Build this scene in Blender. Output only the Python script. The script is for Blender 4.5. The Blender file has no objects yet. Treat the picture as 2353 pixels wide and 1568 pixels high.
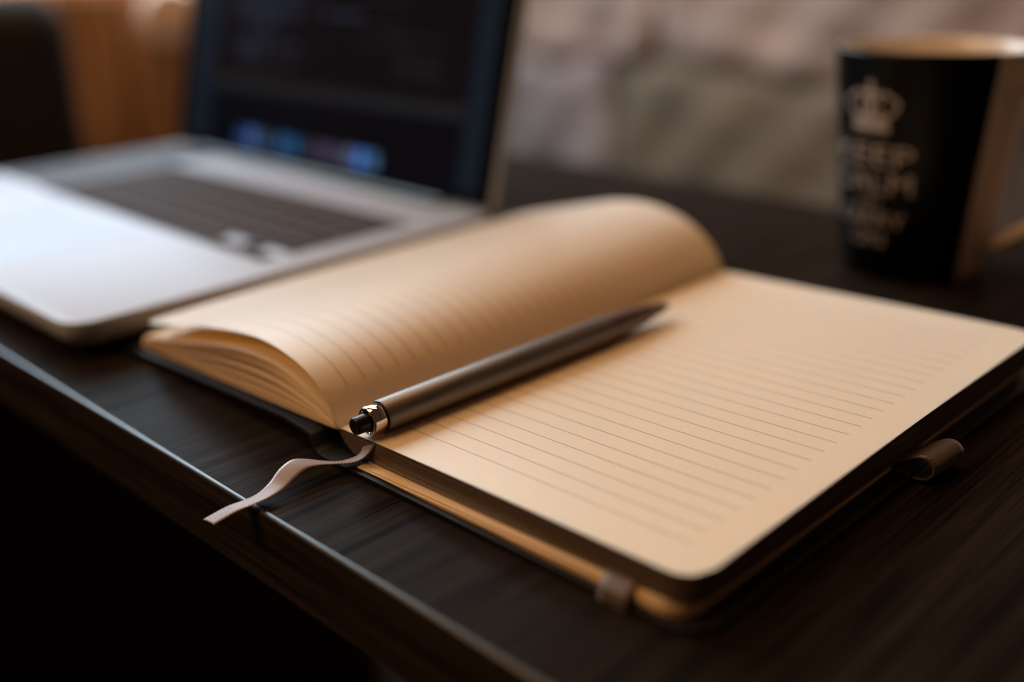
import bpy, bmesh, math, random
from mathutils import Vector, Matrix
random.seed(7)
S = 0.001                                   # the scene is laid out in millimetres, built in metres
scene = bpy.context.scene
COL = scene.collection

# ------------------------------------------------------------------ camera
F_PX, PITCH, ROLL, YAW = 2443.37, 0.363893, -0.020408, -0.783580
cd = bpy.data.cameras.new('camera')
cam = bpy.data.objects.new('camera', cd); COL.objects.link(cam)
fw = Vector((math.sin(YAW)*math.cos(PITCH), math.cos(YAW)*math.cos(PITCH), -math.sin(PITCH)))
rt = Vector((math.cos(YAW), -math.sin(YAW), 0)); up = rt.cross(fw)
r2 = rt*math.cos(ROLL) + up*math.sin(ROLL); u2 = up*math.cos(ROLL) - rt*math.sin(ROLL)
cam.matrix_world = Matrix(((r2.x, u2.x, -fw.x, 250.997*S), (r2.y, u2.y, -fw.y, -174.869*S),
                           (r2.z, u2.z, -fw.z, 152.284*S), (0, 0, 0, 1)))
cd.sensor_width = 36.0; cd.sensor_fit = 'HORIZONTAL'; cd.lens = 36.0*F_PX/2353.0
cd.clip_start = 0.01; cd.clip_end = 60
cd.dof.use_dof = True; cd.dof.focus_distance = 0.316; cd.dof.aperture_fstop = 2.6
scene.camera = cam

# ------------------------------------------------------------------ world, lamps, exposure
world = bpy.data.worlds.new('World'); scene.world = world; world.use_nodes = True
bg = world.node_tree.nodes['Background']
bg.inputs['Color'].default_value = (1.0, 0.52, 0.26, 1); bg.inputs['Strength'].default_value = 0.05

def area(name, loc, target, sx, sy, power, color, spread=180):
    l = bpy.data.lights.new(name, 'AREA'); l.shape = 'RECTANGLE'; l.size = sx; l.size_y = sy
    l.energy = power; l.color = color; l.spread = math.radians(spread)
    o = bpy.data.objects.new(name, l); COL.objects.link(o); o.location = loc
    o.rotation_euler = (Vector(target)-Vector(loc)).to_track_quat('-Z', 'Y').to_euler()
    return o
area('window_light', (-0.97, 0.33, 0.70), (0.0, 0.05, 0.0), 1.15, 0.40, 13.6, (0.80, 0.94, 1.0))
area('sky_window', (-1.30, 0.36, 0.46), (0.0, 0.05, 0.0), 1.25, 0.36, 9.0, (0.60, 0.81, 1.0))
area('warm_top_fill', (-0.25, 0.02, 1.25), (0.0, 0.08, 0.0), 0.45, 0.45, 4.4, (1.0, 0.51, 0.16))  # added overhead fill standing in for warm ambient light, no real fixture
area('fill_lamp', (-0.55, -0.85, 0.85), (0.0, 0.0, 0.0), 0.6, 0.4, 5.6, (1.0, 0.56, 0.24))
area('background_fill', (-0.45, 0.55, 1.05), (-0.75, 1.25, -0.05), 0.5, 0.3, 4.0, (1.0, 0.70, 0.50))  # added out-of-view fill that brightens the back wall and cupboard

scene.view_settings.view_transform = 'Standard'; scene.view_settings.look = 'None'
scene.view_settings.exposure = 0.0; scene.view_settings.gamma = 1.0
scene.render.engine = 'CYCLES'
scene.cycles.use_denoising = True
scene.cycles.filter_width = 1.1
scene.cycles.max_bounces = 10; scene.cycles.diffuse_bounces = 6

# ------------------------------------------------------------------ helpers
def obj(name, verts, faces, mat, parent=None, smooth=False, uvs=None):
    me = bpy.data.meshes.new(name)
    me.from_pydata([(v[0]*S, v[1]*S, v[2]*S) for v in verts], [], faces)
    me.validate(); me.update()
    if uvs is not None:
        ul = me.uv_layers.new(name='UVMap')
        for li, lp in enumerate(me.loops): ul.data[li].uv = uvs[lp.vertex_index]
    for m in (mat if isinstance(mat, (list, tuple)) else [mat]): me.materials.append(m)
    if smooth: me.polygons.foreach_set('use_smooth', [True]*len(me.polygons))
    o = bpy.data.objects.new(name, me); COL.objects.link(o)
    if parent: o.parent = parent
    return o

def thing(name, label, cat, loc=(0, 0, 0), rz=0.0, group=None):
    o = bpy.data.objects.new(name, None); COL.objects.link(o)
    o.empty_display_size = 0.01
    o.location = (loc[0]*S, loc[1]*S, loc[2]*S); o.rotation_euler = (0, 0, rz)
    o['label'] = label; o['category'] = cat
    if group: o['group'] = group
    return o

def bevel(o, w, seg=3, angle=35):
    m = o.modifiers.new('bevel', 'BEVEL'); m.width = w*S; m.segments = seg
    m.limit_method = 'ANGLE'; m.angle_limit = math.radians(angle)
    m.harden_normals = False
    return o

def smooth_by_angle(o, deg=40):
    o.data.polygons.foreach_set('use_smooth', [True]*len(o.data.polygons))
    bm = bmesh.new(); bm.from_mesh(o.data)
    for e in bm.edges:
        if len(e.link_faces) == 2 and e.calc_face_angle(0) > math.radians(deg): e.smooth = False
    bm.to_mesh(o.data); bm.free()
    return o

def box(x0, x1, y0, y1, z0, z1):
    v = [(x0,y0,z0),(x1,y0,z0),(x1,y1,z0),(x0,y1,z0),(x0,y0,z1),(x1,y0,z1),(x1,y1,z1),(x0,y1,z1)]
    f = [(0,3,2,1),(4,5,6,7),(0,1,5,4),(1,2,6,5),(2,3,7,6),(3,0,4,7)]
    return v, f

def merge(parts):
    V, F = [], []
    for v, f in parts:
        n = len(V); V += list(v); F += [tuple(i+n for i in q) for q in f]
    return V, F

def rrect(x0, x1, y0, y1, r, n=8):
    """rounded rectangle outline (counter-clockwise); r = (r00, r10, r11, r01)"""
    if not isinstance(r, (tuple, list)): r = (r,)*4
    out = []
    for (cx, cy, a0, rr) in ((x0+r[0], y0+r[0], 180, r[0]), (x1-r[1], y0+r[1], 270, r[1]),
                             (x1-r[2], y1-r[2], 0, r[2]), (x0+r[3], y1-r[3], 90, r[3])):
        if rr <= 0: out.append((cx, cy)); continue
        for i in range(n+1):
            a = math.radians(a0+90*i/n); out.append((cx+rr*math.cos(a), cy+rr*math.sin(a)))
    return out

def prism(outline, zb, zt):
    """zb / zt: numbers or functions of (x, y)"""
    n = len(outline)
    fb = zb if callable(zb) else (lambda x, y: zb)
    ft = zt if callable(zt) else (lambda x, y: zt)
    v = [(x, y, fb(x, y)) for x, y in outline] + [(x, y, ft(x, y)) for x, y in outline]
    f = [tuple(reversed(range(n))), tuple(range(n, 2*n))]
    f += [(i, (i+1) % n, n+(i+1) % n, n+i) for i in range(n)]
    return v, f

def lathe(profile, n=48, origin=(0, 0, 0), axis=(0, 0, 1)):
    """profile: list of (t along axis, radius)"""
    ax = Vector(axis).normalized(); ref = Vector((0, 0, 1)) if abs(ax.z) < .9 else Vector((1, 0, 0))
    e1 = ax.cross(ref).normalized(); e2 = ax.cross(e1)
    o = Vector(origin); V, F = [], []
    for t, r in profile:
        for k in range(n):
            a = 2*math.pi*k/n
            V.append(tuple(o+ax*t+(e1*math.cos(a)+e2*math.sin(a))*r))
    for i in range(len(profile)-1):
        for k in range(n):
            k2 = (k+1) % n
            F.append((i*n+k, i*n+k2, (i+1)*n+k2, (i+1)*n+k))
    return V, F

def catmull(pts, n=200):
    P = [Vector(p) for p in pts]; P = [P[0]*2-P[1]] + P + [P[-1]*2-P[-2]]
    out = []
    m = len(P)-3
    for i in range(m):
        for k in range(n//m + 1):
            t = k/(n//m + 1)
            a, b, c, d = P[i:i+4]
            out.append(0.5*((2*b)+(c-a)*t+(2*a-5*b+4*c-d)*t*t+(3*b-a-3*c+d)*t**3))
    out.append(P[-2].copy())
    return out

def resample(line, length, n):
    """points at equal arc length along `line`, extended straight to `length`"""
    acc = [0.0]
    for a, b in zip(line, line[1:]): acc.append(acc[-1]+(b-a).length)
    out = []; j = 0
    for i in range(n+1):
        s = length*i/n
        if s >= acc[-1]:
            d = (line[-1]-line[-4]).normalized(); out.append(line[-1]+d*(s-acc[-1])); continue
        while acc[j+1] < s: j += 1
        t = (s-acc[j])/max(1e-9, acc[j+1]-acc[j]); out.append(line[j].lerp(line[j+1], t))
    return out

# ------------------------------------------------------------------ materials
def nt(name):
    m = bpy.data.materials.new(name); m.use_nodes = True
    t = m.node_tree; return m, t, t.nodes, t.links, t.nodes['Principled BSDF']

def plain(name, color, rough=0.5, metal=0.0, spec=0.5, noise=0.0, nscale=300.0, bump=0.0, bscale=800.0, coat=0.0):
    m, t, N, L, b = nt(name)
    b.inputs['Base Color'].default_value = (*color, 1); b.inputs['Roughness'].default_value = rough
    b.inputs['Metallic'].default_value = metal; b.inputs['Specular IOR Level'].default_value = spec
    b.inputs['Coat Weight'].default_value = coat
    tc = N.new('ShaderNodeTexCoord')
    if noise:
        n = N.new('ShaderNodeTexNoise'); n.inputs['Scale'].default_value = nscale; n.inputs['Detail'].default_value = 5
        L.new(tc.outputs['Object'], n.inputs['Vector'])
        r = N.new('ShaderNodeMapRange'); r.inputs[1].default_value = .25; r.inputs[2].default_value = .75
        r.inputs[3].default_value = 1-noise; r.inputs[4].default_value = 1+noise
        L.new(n.outputs['Fac'], r.inputs[0])
        mx = N.new('ShaderNodeMix'); mx.data_type = 'RGBA'; mx.blend_type = 'MULTIPLY'; mx.inputs[0].default_value = 1
        mx.inputs[6].default_value = (*color, 1); L.new(r.outputs[0], mx.inputs[7]); L.new(mx.outputs[2], b.inputs['Base Color'])
        r2_ = N.new('ShaderNodeMapRange'); r2_.inputs[3].default_value = rough*.85; r2_.inputs[4].default_value = min(1, rough*1.2)
        L.new(n.outputs['Fac'], r2_.inputs[0]); L.new(r2_.outputs[0], b.inputs['Roughness'])
    if bump:
        n = N.new('ShaderNodeTexNoise'); n.inputs['Scale'].default_value = bscale; n.inputs['Detail'].default_value = 4
        L.new(tc.outputs['Object'], n.inputs['Vector'])
        bp = N.new('ShaderNodeBump'); bp.inputs['Strength'].default_value = bump; bp.inputs['Distance'].default_value = 0.0004
        L.new(n.outputs['Fac'], bp.inputs['Height']); L.new(bp.outputs[0], b.inputs['Normal'])
    return m

def emissive(name, color, strength):
    m, t, N, L, b = nt(name)
    b.inputs['Base Color'].default_value = (0.003, 0.003, 0.004, 1); b.inputs['Roughness'].default_value = 0.12; b.inputs['Specular IOR Level'].default_value = 0.15
    b.inputs['Emission Color'].default_value = (*color, 1); b.inputs['Emission Strength'].default_value = strength
    return m

def math_node(N, L, op, a, b=None, c=None):
    n = N.new('ShaderNodeMath'); n.operation = op
    for i, v in enumerate((a, b, c)):
        if v is None: continue
        if isinstance(v, (int, float)): n.inputs[i].default_value = v
        else: L.new(v, n.inputs[i])
    return n.outputs[0]

PAPER = (0.80, 0.64, 0.46)
def paper_mat(name, lines=None, transl=0.22, color=PAPER, rough=0.45, sheen=0.5, sss=0.0):
    """lines = (first line y, pitch, last line y, s from, s to), UV = (s, y) in decimetres"""
    m, t, N, L, b = nt(name)
    b.inputs['Roughness'].default_value = rough; b.inputs['Specular IOR Level'].default_value = 0.7
    b.inputs['Sheen Weight'].default_value = sheen; b.inputs['Sheen Roughness'].default_value = 0.5; b.inputs['Sheen Tint'].default_value = (0.9, 0.95, 1.0, 1)
    if sss:
        b.subsurface_method = 'BURLEY'; b.inputs['Subsurface Weight'].default_value = sss
        b.inputs['Subsurface Radius'].default_value = (1.0, 0.30, 0.08); b.inputs['Subsurface Scale'].default_value = 0.006
    tc = N.new('ShaderNodeTexCoord')
    n = N.new('ShaderNodeTexNoise'); n.inputs['Scale'].default_value = 900; n.inputs['Detail'].default_value = 6
    L.new(tc.outputs['Object'], n.inputs['Vector'])
    n2 = N.new('ShaderNodeTexNoise'); n2.inputs['Scale'].default_value = 25; n2.inputs['Detail'].default_value = 3
    L.new(tc.outputs['Object'], n2.inputs['Vector'])
    s1 = math_node(N, L, 'MULTIPLY_ADD', n.outputs['Fac'], 0.14, 0.93)
    s2 = math_node(N, L, 'MULTIPLY_ADD', n2.outputs['Fac'], 0.08, 0.96)
    fac = math_node(N, L, 'MULTIPLY', s1, s2)
    mx = N.new('ShaderNodeMix'); mx.data_type = 'RGBA'; mx.blend_type = 'MULTIPLY'; mx.inputs[0].default_value = 1
    mx.inputs[6].default_value = (*color, 1); L.new(fac, mx.inputs[7])
    out_col = mx.outputs[2]
    if lines:
        y0, pitch, y1, sa, sb = lines
        sp = N.new('ShaderNodeSeparateXYZ'); L.new(tc.outputs['UV'], sp.inputs[0])
        s = math_node(N, L, 'MULTIPLY', sp.outputs[0], 100.0); y = math_node(N, L, 'MULTIPLY', sp.outputs[1], 100.0)
        d = math_node(N, L, 'MULTIPLY_ADD', y, 1.0/pitch, 0.5-y0/pitch)
        d = math_node(N, L, 'FRACT', d); d = math_node(N, L, 'SUBTRACT', d, 0.5); d = math_node(N, L, 'ABSOLUTE', d)
        ln = math_node(N, L, 'LESS_THAN', d, 0.19/pitch)
        for cond in (math_node(N, L, 'GREATER_THAN', s, sa), math_node(N, L, 'LESS_THAN', s, sb),
                     math_node(N, L, 'GREATER_THAN', y, y0-1), math_node(N, L, 'LESS_THAN', y, y1+1)):
            ln = math_node(N, L, 'MULTIPLY', ln, cond)
        ln = math_node(N, L, 'MULTIPLY', ln, math_node(N, L, 'MULTIPLY_ADD', n.outputs['Fac'], 0.5, 0.55))
        m2 = N.new('ShaderNodeMix'); m2.data_type = 'RGBA'
        L.new(ln, m2.inputs[0]); L.new(out_col, m2.inputs[6]); m2.inputs[7].default_value = (0.12, 0.09, 0.075, 1)
        out_col = m2.outputs[2]
    L.new(out_col, b.inputs['Base Color'])
    bp = N.new('ShaderNodeBump'); bp.inputs['Strength'].default_value = 0.12; bp.inputs['Distance'].default_value = 0.0002
    L.new(n.outputs['Fac'], bp.inputs['Height']); L.new(bp.outputs[0], b.inputs['Normal'])
    if transl:
        tr = N.new('ShaderNodeBsdfTranslucent'); tr.inputs['Color'].default_value = (1.0, 0.62, 0.15, 1)
        ms = N.new('ShaderNodeMixShader'); ms.inputs[0].default_value = transl
        L.new(b.outputs[0], ms.inputs[1]); L.new(tr.outputs[0], ms.inputs[2])
        L.new(ms.outputs[0], N['Material Output'].inputs['Surface'])
    return m

def wood_mat(name, dark, light, rough, axis='y', gain=1.0, spec=0.007):
    m, t, N, L, b = nt(name)
    b.inputs['Specular IOR Level'].default_value = spec
    tc = N.new('ShaderNodeTexCoord'); mp = N.new('ShaderNodeMapping')
    L.new(tc.outputs['Object'], mp.inputs['Vector'])
    sc = {'y': (1000, 15, 1000), 'x': (16, 620, 620), 'z': (160, 160, 10)}[axis]
    mp.inputs['Scale'].default_value = sc
    n = N.new('ShaderNodeTexNoise'); n.inputs['Scale'].default_value = 1.0; n.inputs['Detail'].default_value = 7; n.inputs['Roughness'].default_value = .62
    L.new(mp.outputs[0], n.inputs['Vector'])
    mp2 = N.new('ShaderNodeMapping'); L.new(tc.outputs['Object'], mp2.inputs['Vector'])
    mp2.inputs['Scale'].default_value = tuple(v*.16 for v in sc)
    n2 = N.new('ShaderNodeTexNoise'); n2.inputs['Scale'].default_value = 1.0; n2.inputs['Detail'].default_value = 4
    L.new(mp2.outputs[0], n2.inputs['Vector'])
    a = math_node(N, L, 'MULTIPLY', n.outputs['Fac'], 0.6); a = math_node(N, L, 'MULTIPLY_ADD', n2.outputs['Fac'], 0.4, a)
    cr = N.new('ShaderNodeValToRGB'); cr.color_ramp.elements[0].position = .41; cr.color_ramp.elements[0].color = (*dark, 1)
    cr.color_ramp.elements[1].position = .63; cr.color_ramp.elements[1].color = (*light, 1)
    L.new(a, cr.inputs[0]); L.new(cr.outputs[0], b.inputs['Base Color'])
    rr = N.new('ShaderNodeMapRange'); rr.inputs[1].default_value = .3; rr.inputs[2].default_value = .7
    rr.inputs[3].default_value = rough+.10; rr.inputs[4].default_value = rough-.08
    L.new(a, rr.inputs[0]); L.new(rr.outputs[0], b.inputs['Roughness'])
    bp = N.new('ShaderNodeBump'); bp.inputs['Strength'].default_value = 0.35*gain; bp.inputs['Distance'].default_value = 0.00025
    L.new(a, bp.inputs['Height']); L.new(bp.outputs[0], b.inputs['Normal'])
    return m

def ribbon_mat(name, color, uv_w):
    """woven ribbon: ribs along its length, pale stitches along both edges; UV = (across 0..1, along mm)"""
    m, t, N, L, b = nt(name)
    tc = N.new('ShaderNodeTexCoord'); sp = N.new('ShaderNodeSeparateXYZ'); L.new(tc.outputs['UV'], sp.inputs[0])
    u, v = sp.outputs[0], sp.outputs[1]
    rib = math_node(N, L, 'SINE', math_node(N, L, 'MULTIPLY', u, uv_w*2*math.pi))
    cross = math_node(N, L, 'SINE', math_node(N, L, 'MULTIPLY', v, 2*math.pi/0.42))
    h = math_node(N, L, 'MULTIPLY_ADD', cross, 0.35, rib)
    d = math_node(N, L, 'ABSOLUTE', math_node(N, L, 'SUBTRACT', u, 0.5))
    edge = math_node(N, L, 'GREATER_THAN', d, 0.42)
    st = math_node(N, L, 'GREATER_THAN', math_node(N, L, 'SINE', math_node(N, L, 'MULTIPLY', v, 2*math.pi/1.15)), 0.0)
    st = math_node(N, L, 'MULTIPLY', edge, st)
    c1 = N.new('ShaderNodeMix'); c1.data_type = 'RGBA'
    L.new(math_node(N, L, 'MULTIPLY_ADD', rib, 0.5, 0.5), c1.inputs[0])
    c1.inputs[6].default_value = tuple(c*.74 for c in color)+(1,); c1.inputs[7].default_value = (*color, 1)
    c2 = N.new('ShaderNodeMix'); c2.data_type = 'RGBA'; L.new(st, c2.inputs[0]); L.new(c1.outputs[2], c2.inputs[6])
    c2.inputs[7].default_value = tuple(min(.8, c*1.9) for c in color)+(1,)
    L.new(c2.outputs[2], b.inputs['Base Color'])
    b.inputs['Roughness'].default_value = 0.36; b.inputs['Sheen Weight'].default_value = 0.25
    bp = N.new('ShaderNodeBump'); bp.inputs['Strength'].default_value = 0.3; bp.inputs['Distance'].default_value = 0.0001
    L.new(h, bp.inputs['Height']); L.new(bp.outputs[0], b.inputs['Normal'])
    return m

def brushed(name, color, rough, axis):
    m, t, N, L, b = nt(name)
    tc = N.new('ShaderNodeTexCoord'); mp = N.new('ShaderNodeMapping'); L.new(tc.outputs['Object'], mp.inputs['Vector'])
    mp.inputs['Scale'].default_value = axis
    n = N.new('ShaderNodeTexNoise'); n.inputs['Scale'].default_value = 1; n.inputs['Detail'].default_value = 5
    L.new(mp.outputs[0], n.inputs['Vector'])
    rr = N.new('ShaderNodeMapRange'); rr.inputs[3].default_value = rough-.09; rr.inputs[4].default_value = rough+.12
    L.new(n.outputs['Fac'], rr.inputs[0]); L.new(rr.outputs[0], b.inputs['Roughness'])
    mx = N.new('ShaderNodeMix'); mx.data_type = 'RGBA'; L.new(n.outputs['Fac'], mx.inputs[0])
    mx.inputs[6].default_value = tuple(c*.82 for c in color)+(1,); mx.inputs[7].default_value = tuple(min(1, c*1.15) for c in color)+(1,)
    L.new(mx.outputs[2], b.inputs['Base Color']); b.inputs['Metallic'].default_value = 1.0
    bp = N.new('ShaderNodeBump'); bp.inputs['Strength'].default_value = 0.08; bp.inputs['Distance'].default_value = 0.0001
    L.new(n.outputs['Fac'], bp.inputs['Height']); L.new(bp.outputs[0], b.inputs['Normal'])
    return m

M = {}
M['desk_top'] = wood_mat('desk_top_wood', (0.0045, 0.0033, 0.0027), (0.029, 0.0205, 0.0162), 0.30, 'y')
M['desk_front'] = wood_mat('desk_front_wood', (0.013, 0.0095, 0.0075), (0.046, 0.034, 0.026), 0.42, 'x')
M['edge'] = plain('desk_edge_lacquer', (0.012, 0.009, 0.008), 0.30, spec=.5, noise=.2, nscale=500)
M['page_right'] = paper_mat('ruled_paper_right', (13.6, 7.1, 196, 11.0, 123.3), transl=0.0, sss=0.6)
M['page_left'] = paper_mat('ruled_paper_left', (9.3, 7.1, 196, 12.0, 123.0), transl=0.12, sss=0.3, sheen=0.6)
M['page_under'] = paper_mat('paper_under', None, transl=0.16, sheen=0.0, color=(0.82, 0.60, 0.34))
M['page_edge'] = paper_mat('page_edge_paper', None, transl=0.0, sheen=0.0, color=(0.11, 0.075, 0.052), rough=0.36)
M['endpaper'] = paper_mat('endpaper', None, transl=0.0, sheen=0.0, color=(0.82, 0.60, 0.37))
M['cover'] = plain('black_cover', (0.007, 0.007, 0.008), 0.42, spec=.3, bump=0.25, bscale=2500, noise=.2, nscale=400)
M['ribbon'] = ribbon_mat('mauve_ribbon', (0.40, 0.315, 0.33), 9.0)
M['elastic'] = ribbon_mat('brown_elastic', (0.115, 0.075, 0.062), 9.0)
M['loop'] = ribbon_mat('dark_elastic_loop', (0.070, 0.048, 0.040), 16.0)
M['barrel'] = brushed('brushed_bronze_steel', (0.20, 0.18, 0.168), 0.48, (900, 60, 900))
M['nose'] = brushed('brushed_nose_steel', (0.20, 0.155, 0.13), 0.34, (900, 60, 900))
M['chrome'] = plain('chrome', (0.72, 0.66, 0.62), 0.07, 1.0)
M['black_gloss'] = plain('black_gloss_plastic', (0.005, 0.005, 0.005), 0.28, spec=.3)
M['alu'] = plain('anodised_aluminium', (0.46, 0.50, 0.60), 0.46, 0.12, spec=.07, noise=.03, nscale=500)
M['trackpad'] = plain('glass_trackpad', (0.42, 0.46, 0.55), 0.44, 0.12, spec=.07)
M['alu_dark'] = plain('dark_strip_grey', (0.055, 0.050, 0.056), 0.6, 0.0, spec=.15)
M['key'] = plain('black_key_plastic', (0.040, 0.030, 0.031), 0.75, spec=.04)
M['well'] = plain('keyboard_well', (0.15, 0.145, 0.155), 0.8, spec=.02)
M['glass_black'] = plain('black_glass', (0.002, 0.002, 0.003), 0.12, spec=.2)
M['mug_cream'] = plain('cream_glaze', (0.70, 0.58, 0.47), 0.18, noise=.04, nscale=60)
M['mug_black'] = plain('black_glaze', (0.002, 0.002, 0.002), 0.3, spec=.12)
M['mug_print'] = plain('pale_mug_print', (0.36, 0.305, 0.28), 0.5)
M['wall'] = plain('brown_plaster', (0.42, 0.27, 0.22), 0.85, noise=.25, nscale=7, bump=.4, bscale=40)
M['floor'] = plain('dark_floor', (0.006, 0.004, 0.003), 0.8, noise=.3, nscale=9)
M['cupboard'] = wood_mat('orange_brown_wood', (0.30, 0.155, 0.075), (0.48, 0.275, 0.15), 0.6, 'z')
M['knob'] = plain('pale_knob', (0.75, 0.55, 0.45), 0.35)
M['curtain'] = plain('dark_curtain_cloth', (0.008, 0.005, 0.003), 0.9)
for q, c in (('a', (0.31, 0.222, 0.185)), ('b', (0.145, 0.108, 0.073)), ('c', (0.23, 0.185, 0.18)), ('d', (0.07, 0.045, 0.030)), ('e', (0.35, 0.24, 0.195))):
    M['stone_'+q] = plain('rough_stone_'+q, c, 0.9, noise=.30, nscale=14, bump=.8, bscale=60)
M['bench'] = plain('bench_dark_wood', (0.02, 0.013, 0.009), 0.7, noise=.2, nscale=20)

# ------------------------------------------------------------------ room: floor and wall
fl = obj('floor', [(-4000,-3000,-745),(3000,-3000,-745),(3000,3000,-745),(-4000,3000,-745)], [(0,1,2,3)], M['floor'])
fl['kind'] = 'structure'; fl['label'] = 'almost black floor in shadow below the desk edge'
wl = obj('wall', *box(-3600, 2600, 1250, 1330, -745, 1900), M['wall'])
wl['kind'] = 'structure'; wl['label'] = 'pinkish brown plaster wall out of focus behind the mug'

# ------------------------------------------------------------------ desk
DX0, DX1, DY0, DY1, DT = -540, 700, -37.3, 394, 26
desk = thing('desk', 'dark brown wooden desk carrying the notebook, the laptop and the mug', 'desk', (0, 0, -745))
top = obj('desk_top', *box(DX0, DX1, DY0+0.0, DY1, 745-DT, 745), M['desk_top'], desk)
top.data.materials.append(M['desk_front'])
for p in top.data.polygons:
    if abs(p.normal.y) > .9: p.material_index = 1
top.data.materials.append(M['edge'])
bevel(top, 1.5, 5).modifiers[0].material = 2
top.data.polygons.foreach_set('use_smooth', [True]*6)
wn = top.modifiers.new('wn', 'WEIGHTED_NORMAL')
for x in (DX0+20, DX1-44):
    bevel(obj('side_panel', *box(x, x+24, DY0+40, DY1-20, 0, 745-DT-.3), M['desk_front'], desk), 1)

# ------------------------------------------------------------------ notebook
nb = thing('notebook', 'open cream ruled notebook with a black hard cover and a bookmark ribbon', 'notebook')
PW, PH, R = 134.4, 210.0, 8.0
def ztop(x, y): return 9.7 + 0.030*max(0, x) + 0.0098*y

# cover: one bent board, left board - spine - right board, with rounded outer corners
ln = [(-140.5, 0, 2.0), (-100, 0, 3.35), (-60, 0, 4.75), (-14, 0, 6.2), (-11.4, 0, 6.2), (-9.6, 0, 5.6), (-8.2, 0, 4.2), (-7.2, 0, 2.6),
      (-5.6, 0, 1.3), (-2, 0, .92), (6, 0, .92), (60, 0, .92), (138.2, 0, .92)]
crv = catmull(ln, 240); crv = [c for c in crv]
total = sum((b-a).length for a, b in zip(crv, crv[1:]))
NS = 150
cs = resample(crv, total, NS)
sl = [total*i/NS for i in range(NS+1)]
extra = sorted([total-RR*(1-math.cos(math.radians(q))) for RR in (9,) for q in range(0, 91, 10)])
extra = sorted(set([round(e, 4) for e in extra] + [round(total-e, 4) for e in extra]))
sl = [s for s in sl if 9.2 < s < total-9.2] + extra; sl = sorted(sl)
acc = [0.0]
for a, b in zip(crv, crv[1:]): acc.append(acc[-1]+(b-a).length)
def at_s(s):
    for j in range(len(acc)-1):
        if acc[j+1] >= s-1e-6:
            t = (s-acc[j])/max(1e-9, acc[j+1]-acc[j]); return crv[j].lerp(crv[j+1], min(1, max(0, t)))
    return crv[-1]
V, Fc = [], []
NY = 6
for s in sl:
    p = at_s(s); d = min(s, total-s); RR = 9.0
    ins = RR-math.sqrt(max(0, RR*RR-(RR-d)**2)) if d < RR else 0
    for k in range(NY+1):
        ya = -3.2 - 3.0*max(0, min(1, (p.x+26)/26)) + 0.022*max(0, p.x)   # the board sits a little askew to the block
        V.append((p.x, ya+ins + (PH+3-ya-2*ins)*k/NY, p.z))
n1 = NY+1
for i in range(len(sl)-1):
    for k in range(NY): Fc.append((i*n1+k, (i+1)*n1+k, (i+1)*n1+k+1, i*n1+k+1))
cov = obj('cover', V, Fc, M['cover'], nb, smooth=True)
cov['label'] = 'black hard cover lying open on the desk'
sd = cov.modifiers.new('solid', 'SOLIDIFY'); sd.thickness = 1.8*S; sd.offset = 0
bevel(cov, 0.9, 4, 50)

# right half: a block of leaves, every few leaves a slab with its own slightly uneven edge
parts = []
NB = 26
def zbot(x, y): return 2.95 + 2.75*min(1, max(0, (x-14)/120))
for k in range(NB):
    a, b = k/NB, (k+0.985)/NB
    e = [random.uniform(-.35, .25) for _ in range(3)]
    x0 = -0.4 + 6.5*(1-a)**2.2
    ol = rrect(x0, PW-.4+e[0], 0.1+e[1]*.35, PH-.1+e[2]*.5, (0.4, R, R, 0.4), 8)
    # break up the long fore-edge so it can wave a little
    ph = random.uniform(0, 6.28); am = random.uniform(0.0, .22)
    ol2 = []
    for i, (x, y) in enumerate(ol):
        ol2.append((x, y))
        x2, y2 = ol[(i+1) % len(ol)]
        if math.hypot(x2-x, y2-y) > 60:
            for q in range(1, 14):
                t = q/14; xx, yy = x+(x2-x)*t, y+(y2-y)*t
                if x > 60 and x2 > 60: xx += am*math.sin(ph+t*9.0)
                ol2.append((xx, yy))
    f0 = lambda x, y, a=a: zbot(x, y)+(ztop(x, y)-0.12-zbot(x, y))*a
    f1 = lambda x, y, b=b: zbot(x, y)+(ztop(x, y)-0.12-zbot(x, y))*b
    parts.append(prism(ol2, f0, f1))
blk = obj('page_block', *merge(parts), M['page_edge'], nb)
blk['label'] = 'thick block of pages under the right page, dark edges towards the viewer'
# sheets of the back pocket, which stick out a little below the block
for k, (za, zb, y0, x0) in enumerate(((0.0, .30, -1.5, 14.5), (.34, .62, -1.9, 13.4), (.66, .97, -1.35, 14.0))):
    ol = rrect(x0, PW-2.4-k*.3, y0+.4, PH+1.2, (0.3, 8, 8, .3), 8)
    ol2 = []
    for i, (x, y) in enumerate(ol):
        ol2.append((x, y)); x2, y2 = ol[(i+1) % len(ol)]
        if math.hypot(x2-x, y2-y) > 60:
            for q in range(1, 10): ol2.append((x+(x2-x)*q/10, y+(y2-y)*q/10 + (.12*math.sin(q*1.7+k) if abs(y2-y) < 5 else 0)))
    ol2 = [(x, y-3.0*(1-x/134) if y < 10 else y) for x, y in ol2]
    zf = lambda t: (lambda x, y: 1.86+(zbot(x, y)-1.86)*t)
    obj('endpaper', *prism(ol2, zf(za), zf(zb)), M['endpaper'], nb)

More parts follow.
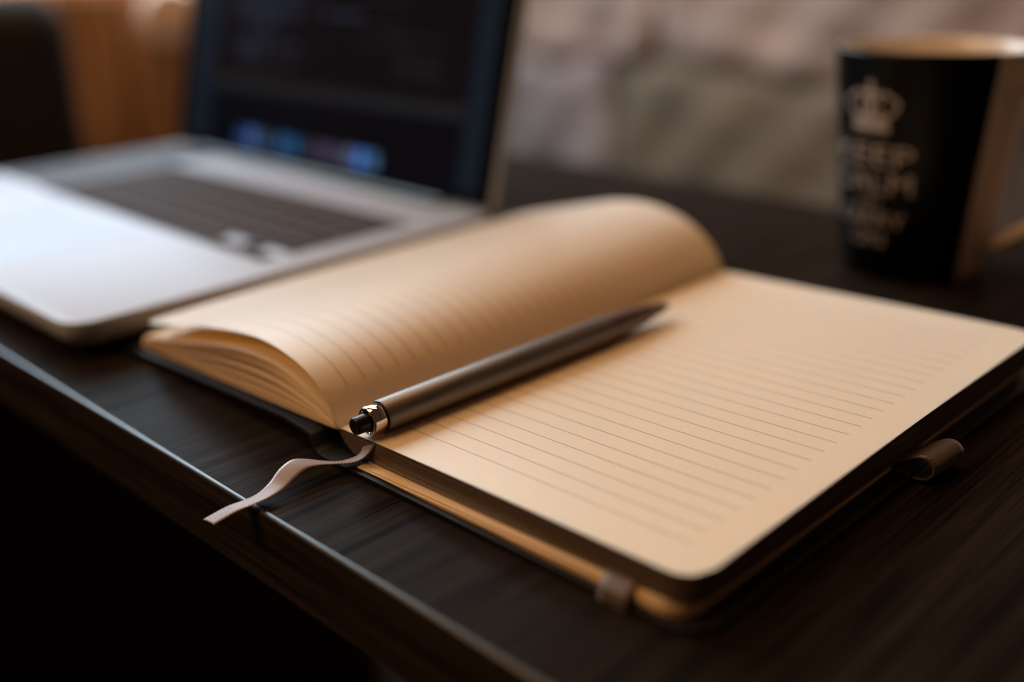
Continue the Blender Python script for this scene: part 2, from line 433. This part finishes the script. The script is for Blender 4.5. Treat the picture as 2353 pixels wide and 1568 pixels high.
# a leaf: grid over arc length s and y, rounded outer corners
def leaf(name, near, far, mat, length=PW, thick=0.0, ns=64, ny=26, y0=0.0, y1=PH, rr=R, wob=0.0):
    A = resample(catmull(near, 240), length, ns); B = resample(catmull(far, 240), length, ns)
    V, UV, F = [], [], []
    ph = random.uniform(0, 6.28)
    for i in range(ns+1):
        s = length*i/ns; d = length-s
        ins = rr-math.sqrt(max(0, rr*rr-(rr-d)**2)) if d < rr else 0
        for k in range(ny+1):
            t = k/ny; ya = y0+ins; yb = y1-ins; y = ya+(yb-ya)*t; q = (y-y0)/(y1-y0)
            p = A[i].lerp(B[i], q)
            V.append((p.x, y, p.z + wob*math.sin(ph+q*5+s*.04)*(s/length))); UV.append((s/100, y/100))
    for i in range(ns):
        for k in range(ny):
            a = i*(ny+1)+k; F.append((a, a+1, a+ny+2, a+ny+1))
    o = obj(name, V, F, mat, nb, smooth=True, uvs=UV)
    if thick:
        m = o.modifiers.new('solid', 'SOLIDIFY'); m.thickness = thick*S; m.offset = 1
    return o

# right page on top of the block
def flat(y): return [(x, 0, ztop(x, y)+0.25+(0.0 if x > 3 else -.25*(3-x)/3)) for x in (0, 3, 8, 20, 50, 90, PW+.5)]
pr = leaf('page', flat(0), flat(PH), M['page_right'], length=PW, wob=.2)
pr['label'] = 'right ruled page, flat, with the pen lying on it'

TOPN = [(-.3,0,9.3),(-2.6,0,12.2),(-7.8,0,19.7),(-18.6,0,25.8),(-35.3,0,29.0),(-51,0,28.7),(-77,0,25.0),(-101,0,19.9),(-125,0,14.6)]
TOPF = [(-.3,0,11.4),(-2.9,0,18.4),(-10.2,0,26.2),(-22.3,0,32.7),(-39.5,0,36.0),(-57.4,0,35.2),(-79,0,30.5),(-106,0,23.5),(-128,0,17.5)]
BN = [(-.35,0,9.2),(-5.8,0,13.0),(-20.6,0,19.4),(-36.9,0,22.3),(-61,0,20.9),(-96,0,14.0),(-131,0,7.4)]
BF = [(-.35,0,11.3),(-5.5,0,17),(-20,0,24),(-38,0,27),(-62,0,25),(-98,0,17),(-131,0,9.0)]
LN = [(-.4,0,8.9),(-5,0,8.45),(-12,0,8.15),(-40,0,7.0),(-70,0,6.0),(-100,0,5.0),(-134.5,0,3.95)]
LF = [(-.4,0,10.6),(-5,0,9.3),(-12,0,8.4),(-40,0,7.2),(-70,0,6.1),(-100,0,5.0),(-134.5,0,3.95)]
NN = 40
bn, bf_ = resample(catmull(BN, 240), PW, NN), resample(catmull(BF, 240), PW, NN)
lnn, lff = resample(catmull(LN, 240), PW, NN), resample(catmull(LF, 240), PW, NN)
pl = leaf('page', TOPN, TOPF, M['page_left'], wob=.45)
pl['label'] = 'left ruled page arching up in a high curve'
for t, th in ((1.0, .18), (.972, .16), (.94, .18), (.81, .18), (.78, .16), (.75, .18),
              (.575, .18), (.545, .16), (.51, .18), (.335, .18), (.305, .16), (.175, .18), (.148, .16), (.05, .18), (.01, .18)):
    a = [lnn[i].lerp(bn[i], t) for i in range(NN+1)]; b = [lff[i].lerp(bf_[i], t) for i in range(NN+1)]
    dl = random.uniform(-1.0, .3)
    leaf('page', a, b, M['page_under'], length=PW+dl, thick=th, ns=44, ny=14, y0=random.uniform(-.35, .7), wob=random.uniform(.1, .35))

# strip helper: centre points + half-width vectors
def strip(name, pts, wid, mat, parent, n=90, na=6, thick=0.25, arch=0.0):
    C = catmull(pts, n*2); W = catmull(wid, n*2)
    acc = [0.0]
    for a, b in zip(C, C[1:]): acc.append(acc[-1]+(b-a).length)
    V, UV, F = [], [], []
    for i, (c, w) in enumerate(zip(C, W)):
        for k in range(na+1):
            u = k/na; q = 2*u-1
            nrm = Vector((0, 0, 1))*arch*(1-q*q)
            V.append(tuple(c+w*q+nrm)); UV.append((u, acc[i]))
    for i in range(len(C)-1):
        for k in range(na):
            a = i*(na+1)+k; F.append((a, a+1, a+na+2, a+na+1))
    o = obj(name, V, F, mat, parent, smooth=True, uvs=UV)
    m = o.modifiers.new('solid', 'SOLIDIFY'); m.thickness = thick*S; m.offset = 0
    return o

rib_c = [(15.2,-.45,8.9), (13.8,-.75,6.6), (12.3,-2.2,4.6), (10.2,-5.6,3.6), (8.0,-10,4.3), (6.0,-15,5.6), (5.6,-19.5,6.4), (6.4,-24.5,5.5),
         (7.3,-29,3.6), (7.2,-33.5,2.2), (6.3,-38,1.5), (4.6,-42.5,.6), (1.6,-48.5,-2.2)]
rib_w = [(2.6,0,1.2), (2.6,-.1,1.2), (2.5,-.3,.8), (2.5,.8,.4), (2.5,1.0,.0), (2.5,1.0,-.5), (2.5,.9,-.9), (2.55,.8,-.9), (2.6,.5,-.3),
         (2.65,.3,.3), (2.65,.2,.35), (2.6,.1,.25), (2.6,.1,.15)]
rb = strip('bookmark_ribbon', rib_c, rib_w, M['ribbon'], nb, thick=.28, arch=.12)
rb['label'] = 'mauve ribbed bookmark ribbon hanging over the desk edge'
# elastic closing band wrapped round the near edge of the back cover
el = strip('elastic_band', [(113.4,4.0,6.45),(113.4,0.2,6.1),(113.5,-2.2,5.2),(113.6,-4.0,3.6),(113.7,-4.5,1.4),(113.8,-3.9,-.02),(113.8,0,.0-.15)],
           [(4.4,0,0)]*7, M['elastic'], nb, n=40, thick=.6)
el['label'] = 'brown elastic band wrapped round the edge of the cover'
# pen loop on the fore-edge of the back cover
lc = [(131,0,3.1),(134,0,4.3),(137,0,6.5),(140,0,8.1),(142.6,0,8.0),(144.4,0,6.0),(144.2,0,3.3),(142.4,0,1.5),(139.4,0,1.0),(136,0,1.9),(131,0,2.8)]
loop = strip('pen_loop', [(x, 111.5+(x-131)*.12, z) for x, _, z in lc], [(0.6, 8.6, 0)]*len(lc), M['loop'], nb, n=60, na=10, thick=.7)
loop['label'] = 'dark ribbed elastic pen loop sticking out of the right edge'

# ------------------------------------------------------------------ pen
pa = Vector((12.9, 0.9, ztop(12.9, 1)+5.45)); pb = Vector((18.4, 143.3, ztop(18.4, 143)+5.45))
ax = (pb-pa).normalized()
pen = thing('pen', 'brushed bronze ballpoint pen lying along the gutter on the right page', 'pen', tuple(pa))
def pen_part(name, prof, mat, n=56, deg=35):
    v, f = lathe(prof, n, (0, 0, 0), ax)
    return smooth_by_angle(obj(name, v, f, mat, pen), deg)
pen_part('barrel', [(5.3,3.6),(5.35,5.0),(5.7,5.2),(60,5.25),(108,5.2),(108.6,5.05),(108.8,4.2)], M['barrel'])
pen_part('nose_cone', [(108.7,4.2),(108.9,4.85),(114,4.72),(121,4.35),(128,3.7),(134,2.95),(139,2.1),(142,1.55),(142.6,1.35),(142.7,0.0)], M['nose'])
pen_part('collar', [(.9,3.15),(.35,3.25),(.05,3.55),(0,4.0),(.22,4.42),(.6,4.62),(4.4,4.62),(4.7,4.5),(4.75,3.5)], M['chrome'])
pen_part('collar_groove', [(4.7,3.5),(4.7,4.35),(5.4,4.35),(5.4,3.5)], M['black_gloss'])
pen_part('push_button', [(2.2,3.2),(.6,3.12),(.58,2.95),(.2,2.85),(-3.7,2.8),(-4.3,2.68),(-4.65,2.4),(-4.8,1.9),(-4.85,0)], M['black_gloss'])
pen_part('writing_tip', [(142.3,1.0),(143.2,.85),(144.6,.5),(145.0,.2),(145.05,0)], M['chrome'], 24)

# ------------------------------------------------------------------ laptop
LX, LY, LA, LZ = -139.10, -22.81, 0.00417, 15.7
lap = thing('laptop', 'open silver laptop with a dark screen and black keyboard behind the notebook', 'laptop', (LX, LY, 0), LA)
BW, BD = 325.0, 231.0
V, F = [], []
rings = [(2.6, 10, 8), (4.0, 5.2, 9), (6.4, 2.2, 10), (9.2, .5, 11), (11.0, 0.0, 11.5), (14.9, 0.0, 11.5), (15.45, .18, 11.3), (LZ, .6, 11)]
for z, ins, r in rings:
    for x, y in rrect(-BW+ins, -ins, ins, BD-ins, r, 8): V.append((x, y, z))
n = len(V)//len(rings)
for i in range(len(rings)-1):
    for k in range(n): F.append((i*n+k, i*n+(k+1) % n, (i+1)*n+(k+1) % n, (i+1)*n+k))
F.append(tuple(reversed(range(n)))); F.append(tuple(range((len(rings)-1)*n, len(rings)*n)))
base = smooth_by_angle(obj('base', V, F, M['alu'], lap), 50)
for x in (-BW+22, -22):
    for y in (20, BD-22):
        obj('rubber_foot', *lathe([(0, 0), (0, 7), (2.3, 7.5), (2.9, 7.5)], 20, (x, y, 0)), M['well'], base)
smooth_by_angle(obj('trackpad', *prism(rrect(-214, -109, 10, 86, 3), LZ-.2, LZ+.12), M['trackpad'], lap), 30)
K0, K1, KV0, KV1 = -258.0, -19.0, 99.0, 188.0
obj('keyboard_well', *prism(rrect(K0-1, K1+1, KV0-1+0, KV1+1, 2), LZ-.3, LZ+.06), M['well'], lap)
obj('dark_side_strip', *prism(rrect(-BW+1.5, K0-3, KV0+2, BD-8, 2), LZ-.3, LZ+.05), M['alu_dark'], lap)  # plain dark strip on the deck left of the keyboard, no perforations
u = (K1-K0)/14.5; rowh = (KV1-KV0)/5.62
keymesh = {}
def key(x0, w, y0, h):
    kx = (round(w, 2), round(h, 2))
    if kx not in keymesh:
        g = 1.3
        V, F = [], []
        rg = [(0, g, 1.0), (.2, g, 1.0), (.35, g+.3, .8)]
        for z, ins, r in rg:
            for x, y in rrect(ins, w-ins, ins, h-ins, r, 2): V.append((x, y, z))
        m_ = len(V)//3
        for i in range(2):
            for k in range(m_): F.append((i*m_+k, i*m_+(k+1) % m_, (i+1)*m_+(k+1) % m_, (i+1)*m_+k))
        F.append(tuple(range(2*m_, 3*m_)))
        o = obj('key', V, F, M['key'], lap); keymesh[kx] = o.data
    else:
        o = bpy.data.objects.new('key', keymesh[kx]); COL.objects.link(o); o.parent = lap
    o.location = (x0*S, y0*S, (LZ+.06)*S)
rows = [[1.0357]*14, [1]*13+[1.5], [1.5]+[1]*12+[1], [1.75]+[1]*11+[1.75], [2.25]+[1]*10+[2.25]]
yt = KV1
for ri, row in enumerate(rows):
    h = rowh*(.62 if ri == 0 else 1.0); yt -= h; x = K0
    for w in row: key(x, w*u, yt, h); x += w*u
yt -= rowh; x = K0
for w in [1, 1, 1, 1.25, 5, 1.25, 1]: key(x, w*u, yt, rowh); x += w*u
# arrow keys: bare aluminium above the left and the right arrow
aw = (K1-x)/3
for k in range(3): key(x+k*aw, aw, yt, rowh*.5)
key(x+aw, aw, yt+rowh*.5, rowh*.5)
for k in (0, 2):
    obj('palm_rest_notch', *prism(rrect(x+k*aw+(.6 if k == 0 else 0), x+(k+1)*aw+(1.4 if k else -.4), yt+rowh*.52, yt+rowh*.98, .6, 3), LZ, LZ+.5), M['alu'], lap)
# hinge and lid
obj('hinge', *lathe([(0, 0), (0, 4.2), (250, 4.2), (250, 0)], 24, (-BW/2-125, BD-4.5, LZ-.6), (1, 0, 0)), M['glass_black'], lap)
lid = bpy.data.objects.new('lid', None)
TL = math.radians(14.0)
def lidpt(x, h, d=0.0):   # x along the hinge, h up the screen, d out of the screen towards the user
    return (x, BD-3.5+h*math.sin(TL)-d*math.cos(TL), LZ+1.2+h*math.cos(TL)+d*math.sin(TL))
def lid_prism(ol, d0, d1):
    v, f = prism(ol, d0, d1)
    return [lidpt(a, b, c) for a, b, c in v], f
LH = 219
shell = smooth_by_angle(obj('lid', *lid_prism(rrect(-BW+1, -1, 0, LH, (3, 3, 11, 11), 8), -5.5, 0), M['alu'], lap), 40)
bevel(shell, .8, 3)
bz = obj('bezel', *lid_prism(rrect(-BW+2.0, -2.0, 1.0, LH-1.2, (2, 2, 10, 10), 8), 0, .35), M['glass_black'], shell)
SX0, SX1, SH0, SH1 = -BW+13, -13, 6.5, 205
M['scr_wall'] = emissive('screen_wallpaper', (0.20, 0.36, 0.56), 0.028)
M['scr_win'] = emissive('screen_window', (0.5, 0.35, 0.5), 0.0065)
M['scr_bar'] = emissive('screen_bar', (0.7, 0.7, 0.8), 0.016)
M['scr_text'] = emissive('screen_text', (0.35, 0.45, 0.8), 0.075)
M['scr_text2'] = emissive('screen_text_red', (0.42, 0.36, 0.46), 0.035)
screen = obj('screen', *lid_prism(rrect(SX0, SX1, SH0, SH1, .5, 2), .36, .42), M['scr_wall'], shell)
screen['label'] = 'dark glowing screen showing a code editor and a row of icons'
def sc(x): return SX0+(SX1-SX0)*x
def sh(y): return SH0+(SH1-SH0)*y
def scr(name, x0, x1, y0, y1, mat, d, r=.5):
    return obj(name, *lid_prism(rrect(sc(x0), sc(x1), sh(y0), sh(y1), r, 4), d, d+.06), mat, shell)
scr('editor_window', .10, .945, -.0+.002, .99, M['scr_win'], .44)
scr('toolbar', .11, .94, .190, .232, M['scr_bar'], .52)
M['scr_term'] = emissive('screen_terminal', (0.2, 0.25, 0.5), 0.006)
scr('terminal_pane', .10, .945, .002, .187, M['scr_term'], .52)
# lines of code
Vt, Ft, Vr, Fr = [], [], [], []
yy = .262
tl, tr = [], []
for i in range(24):
    xx = .17+.03*random.choice((0, 1, 1, 2, 3))
    while xx < random.uniform(.28, .62):
        w = random.uniform(.02, .08)
        (tl if random.random() < .8 else tr).append(lid_prism([(sc(xx), sh(yy)), (sc(min(xx+w, .9)), sh(yy)), (sc(min(xx+w, .9)), sh(yy+.010)), (sc(xx), sh(yy+.010))], .52, .56))
        xx += w+.012
    if 0 < i < 6 or random.random() < .3:
        x2 = random.uniform(.6, .75); tr.append(lid_prism([(sc(x2), sh(yy)), (sc(x2+.14), sh(yy)), (sc(x2+.14), sh(yy+.008)), (sc(x2), sh(yy+.008))], .52, .56))
    yy += .026
o = obj('code_text', *merge(tl), M['scr_text'], shell); o['kind'] = 'stuff'
o = obj('code_text', *merge(tr), M['scr_text2'], shell); o['kind'] = 'stuff'
# the row of icons at the bottom of the screen
icol = [(.10,.22,.75,.5), (.16,.36,.95,.85), (.24,.36,.60,.42), (.12,.20,.35,.25), (.10,.34,.80,.62), (.08,.28,.75,.62), (.05,.30,.42,.30),
        (.35,.18,.30,.28), (.36,.26,.62,.40), (.35,.30,.30,.28), (.40,.45,.85,.5), (.10,.30,1.0,1.2), (.20,.50,.95,.55)]
x0, dx = .225, .0385
for i, (r_, g_, b_, e_) in enumerate(icol):
    m_ = emissive('icon_%s' % 'abcdefghijklm'[i], (r_, g_, b_), e_*.42)
    scr('icon', x0+i*dx, x0+i*dx+.032, .012, .064, m_, .60, 1.6)

# ------------------------------------------------------------------ mug
MC = (40.8, 309.5)
FA = math.atan2(-174.9-MC[1], 251.0-MC[0])           # azimuth that faces the camera
MH = 103.2
mug = thing('mug', 'black mug with pale crown and lettering and a cream rim and handle', 'mug', (MC[0], MC[1], 0))
def Rm(z): return 32.6 + (43.2-32.6)*(max(0, z)/MH)**1.05
prof = [(1.2,0),(1.2,24.5),(0.3,26.5),(0,29),(.6,31),(3,Rm(3))] + [(z, Rm(z)) for z in (8,14,20,30,40,50,60,70,80,90,97,99.6,101.3,102.1)] \
     + [(102.7,Rm(102)-.35),(103.1,Rm(102)-1.2),(102.9,Rm(102)-2.3),(102.1,Rm(102)-3.0),(98,Rm(98)-3.2),(80,Rm(80)-3.7),(40,Rm(40)-3.8),(10,Rm(10)-5),(6,22),(5,0)]
NM = 144
V, F = [], []
HA = FA + math.radians(72)                            # the handle, to the camera's right
for z, r in prof:
    for k in range(NM):
        a = HA + 2*math.pi*k/NM; V.append((r*math.cos(a), r*math.sin(a), z))
mi = []
for i in range(len(prof)-1):
    for k in range(NM):
        F.append((i*NM+k, i*NM+(k+1) % NM, (i+1)*NM+(k+1) % NM, (i+1)*NM+k))
        zc = (prof[i][0]+prof[i+1][0])/2; ang = abs(((k+.5)/NM*360+180) % 360-180)
        mi.append(1 if (1 <= i <= 20 and ang > 34) else 0)
body = smooth_by_angle(obj('body', V, F, [M['mug_cream'], M['mug_black']], mug), 60)
for p, m_ in zip(body.data.polygons, mi): p.material_index = m_
# handle: a swept oval
hp_ = [(Rm(84)-1.5, 84), (Rm(84)+8, 87), (Rm(84)+19, 84), (Rm(70)+29, 70), (Rm(50)+30, 50), (Rm(34)+21, 33), (Rm(24)+10, 22), (Rm(18)-1, 15)]
hc = catmull([(r, 0, z) for r, z in hp_], 90)
V, F = [], []; nh = 16
for i, c in enumerate(hc):
    tg = (hc[min(i+1, len(hc)-1)]-hc[max(i-1, 0)]).normalized(); nrm = Vector((tg.z, 0, -tg.x))
    for k in range(nh):
        a = 2*math.pi*k/nh; p = c+nrm*3.6*math.cos(a)+Vector((0, 1, 0))*6.2*math.sin(a)
        V.append((p.x*math.cos(HA)-p.y*math.sin(HA), p.x*math.sin(HA)+p.y*math.cos(HA), p.z))
for i in range(len(hc)-1):
    for k in range(nh): F.append((i*nh+k, i*nh+(k+1) % nh, (i+1)*nh+(k+1) % nh, (i+1)*nh+k))
obj('handle', V, F, M['mug_cream'], mug, smooth=True)
# print: wrapped on the black side
PA = FA - math.radians(36)
def wrap(x, z, lift=.22):
    r = Rm(z)+lift; a = PA + x/Rm(z); return (r*math.cos(a), r*math.sin(a), z)
def print_text(txt, zc, size, width, name='lettering'):
    cu = bpy.data.curves.new('tmp_text', 'FONT'); cu.body = txt; cu.size = 1.0; cu.align_x = 'CENTER'; cu.offset = 0.0; cu.resolution_u = 3
    ob = bpy.data.objects.new('tmp_text', cu); COL.objects.link(ob)
    bpy.context.view_layer.update()
    me = bpy.data.meshes.new_from_object(ob.evaluated_get(bpy.context.evaluated_depsgraph_get()))
    xs = [v.co.x for v in me.vertices]; ys = [v.co.y for v in me.vertices]
    w = max(xs)-min(xs); h = max(ys)-min(ys)
    vs = [wrap(((v.co.x-min(xs))/w-.5)*width, zc+((v.co.y-min(ys))/h-.5)*size) for v in me.vertices]
    fs = [tuple(p.vertices) for p in me.polygons]
    bpy.data.objects.remove(ob); bpy.data.curves.remove(cu); bpy.data.meshes.remove(me)
    return obj(name, vs, fs, M['mug_print'], mug)
print_text('KEEP', 58.5, 9.2, 42)
print_text('CALM', 46.3, 9.2, 41)
print_text('AND', 37.0, 3.6, 13)
print_text('CARRY', 29.5, 7.0, 36)
print_text('ON', 20.0, 6.4, 17)
# crown emblem
pc = []
def quad_strip(pts, wd):
    vv, ff = [], []
    for i, (x, z) in enumerate(pts):
        x2, z2 = pts[min(i+1, len(pts)-1)]; x1, z1 = pts[max(i-1, 0)]
        l = math.hypot(x2-x1, z2-z1); nx, nz = -(z2-z1)/l*wd/2, (x2-x1)/l*wd/2
        vv += [wrap(x+nx, z+nz), wrap(x-nx, z-nz)]
    for i in range(len(pts)-1): ff.append((2*i, 2*i+1, 2*i+3, 2*i+2))
    pc.append((vv, ff))
ZB = 69.5
quad_strip([(-9.5+19*i/10, ZB+1.2) for i in range(11)], 3.4)
quad_strip([(-9+18*i/10, ZB+5.2) for i in range(11)], 3.2)
for sg in (-1, 1):
    quad_strip([(sg*(9+4.6*math.sin(t*math.pi/10*1.0)*(1)), ZB+6+13*t/10) if t < 6 else (sg*(9+4.6*math.sin(t*math.pi/10)-(t-5)*1.55), ZB+6+13*min(t, 8)/10+(-.6 if t > 8 else 0)) for t in range(11)], 1.5)
    quad_strip([(sg*(4+1.8*math.sin(t*math.pi/10)-t*.12), ZB+7+9*t/10) for t in range(11)], 1.1)
quad_strip([(0, ZB+6), (0, ZB+18)], 3.6)
quad_strip([(0, ZB+18), (0, ZB+21.5)], 1.6); quad_strip([(-1.8, ZB+19.8), (1.8, ZB+19.8)], 1.3)
obj('crown_emblem', *merge(pc), M['mug_print'], mug)

# ------------------------------------------------------------------ background, far out of focus
def stone(x0, x1, y0, y1, z0, z1, mat, seed, parent):
    rnd = random.Random(seed); nx, nz = 18, 12
    ph = [rnd.uniform(0, 6.28) for _ in range(8)]
    V, F = [], []
    def rough(x, z): return 7*math.sin(x*.021+ph[0]+z*.017)+5*math.sin(x*.05-z*.043+ph[1])+3*math.sin(z*.09+ph[2]+x*.02)
    for i in range(nz+1):
        for k in range(nx+1):
            u, v = k/nx, i/nz
            e = min(u, 1-u)*(x1-x0); g = min(v, 1-v)*(z1-z0); d = min(e, g)
            r = 6*max(0, 1-d/20)**2
            x = x0+(x1-x0)*u + 9*math.sin(v*5+ph[3]); z = z0+(z1-z0)*v + 7*math.sin(u*6+ph[4])
            V.append((x, y0+r-rough(x, z), z))
    n = len(V)
    for i in range(nz+1):
        for k in range(nx+1): V.append((V[i*(nx+1)+k][0], y1, V[i*(nx+1)+k][2]))
    for i in range(nz):
        for k in range(nx):
            a = i*(nx+1)+k; F.append((a, a+1, a+nx+2, a+nx+1)); F.append((n+a, n+a+nx+1, n+a+nx+2, n+a+1))
    rim = [k for k in range(nx+1)] + [i*(nx+1)+nx for i in range(1, nz+1)] + [nz*(nx+1)+k for k in range(nx-1, -1, -1)] + [i*(nx+1) for i in range(nz-1, 0, -1)]
    for a, b in zip(rim, rim[1:]+rim[:1]): F.append((b, a, n+a, n+b))
    return obj('stone', V, F, mat, parent, smooth=True)
sw = thing('stone_wall', 'rough brown stone wall out of focus behind the mug and the laptop', 'wall', (0, 0, 0))
sd_ = 1
for z0, z1, xs, ms in ((-745, -345, (-1500, -1010, -520, -60, 420, 1000), 'abcab'),
                       (-342, -16, (-1420, -1015, -716, -300, 130, 560, 1000), 'ccbdab'),
                       (-13, 190, (-1500, -1180, -640, -150, 300, 1000), 'aaaea'),
                       (193, 420, (-1420, -900, -420, 60, 1000), 'aeaa')):
    for x0, x1, q in zip(xs, xs[1:], ms):
        stone(x0+2, x1-2, 1000, 1240, z0, z1, M['stone_'+q], sd_, sw); sd_ += 1
# cupboard with a knob, beyond the left end of the desk
cup = thing('cupboard', 'orange brown wooden cupboard with a pale round knob left of the laptop screen', 'cupboard', (-735, 425, -745), math.radians(65))
bevel(obj('carcass', *box(-330, 105, -20, 260, 0, 860), M['cupboard'], cup), 2)
bevel(obj('cupboard_door', *box(-324, -110, -40, -20.3, 20, 852), M['cupboard'], cup), 2)
bevel(obj('cupboard_door', *box(-106, 100, -40, -20.3, 20, 852), M['cupboard'], cup), 2)
kv, kf = lathe([(0, 0), (0, 11), (14, 13), (20, 27), (30, 31), (38, 26), (43, 0)], 28, (-62, -40, 832), (0, -1, 0))
smooth_by_angle(obj('knob', kv, kf, M['knob'], cup), 40)
# dark chair at the far left, its padded back towards the desk
ch = thing('chair', 'black padded chair back at the far left edge of the picture', 'chair', (-690, 90, -745), math.radians(70))
bevel(obj('backrest', *box(-340, 132, -32, 32, 480, 862), M['curtain'], ch), 30, 8)
bevel(obj('seat', *box(-330, 122, 40, 470, 400, 470), M['curtain'], ch), 14, 4)
for x in (-300, 60):
    for y in (-20, 420): bevel(obj('leg', *box(x, x+36, y, y+36, 0, 399 if y > 0 else 479), M['bench'], ch), 3)
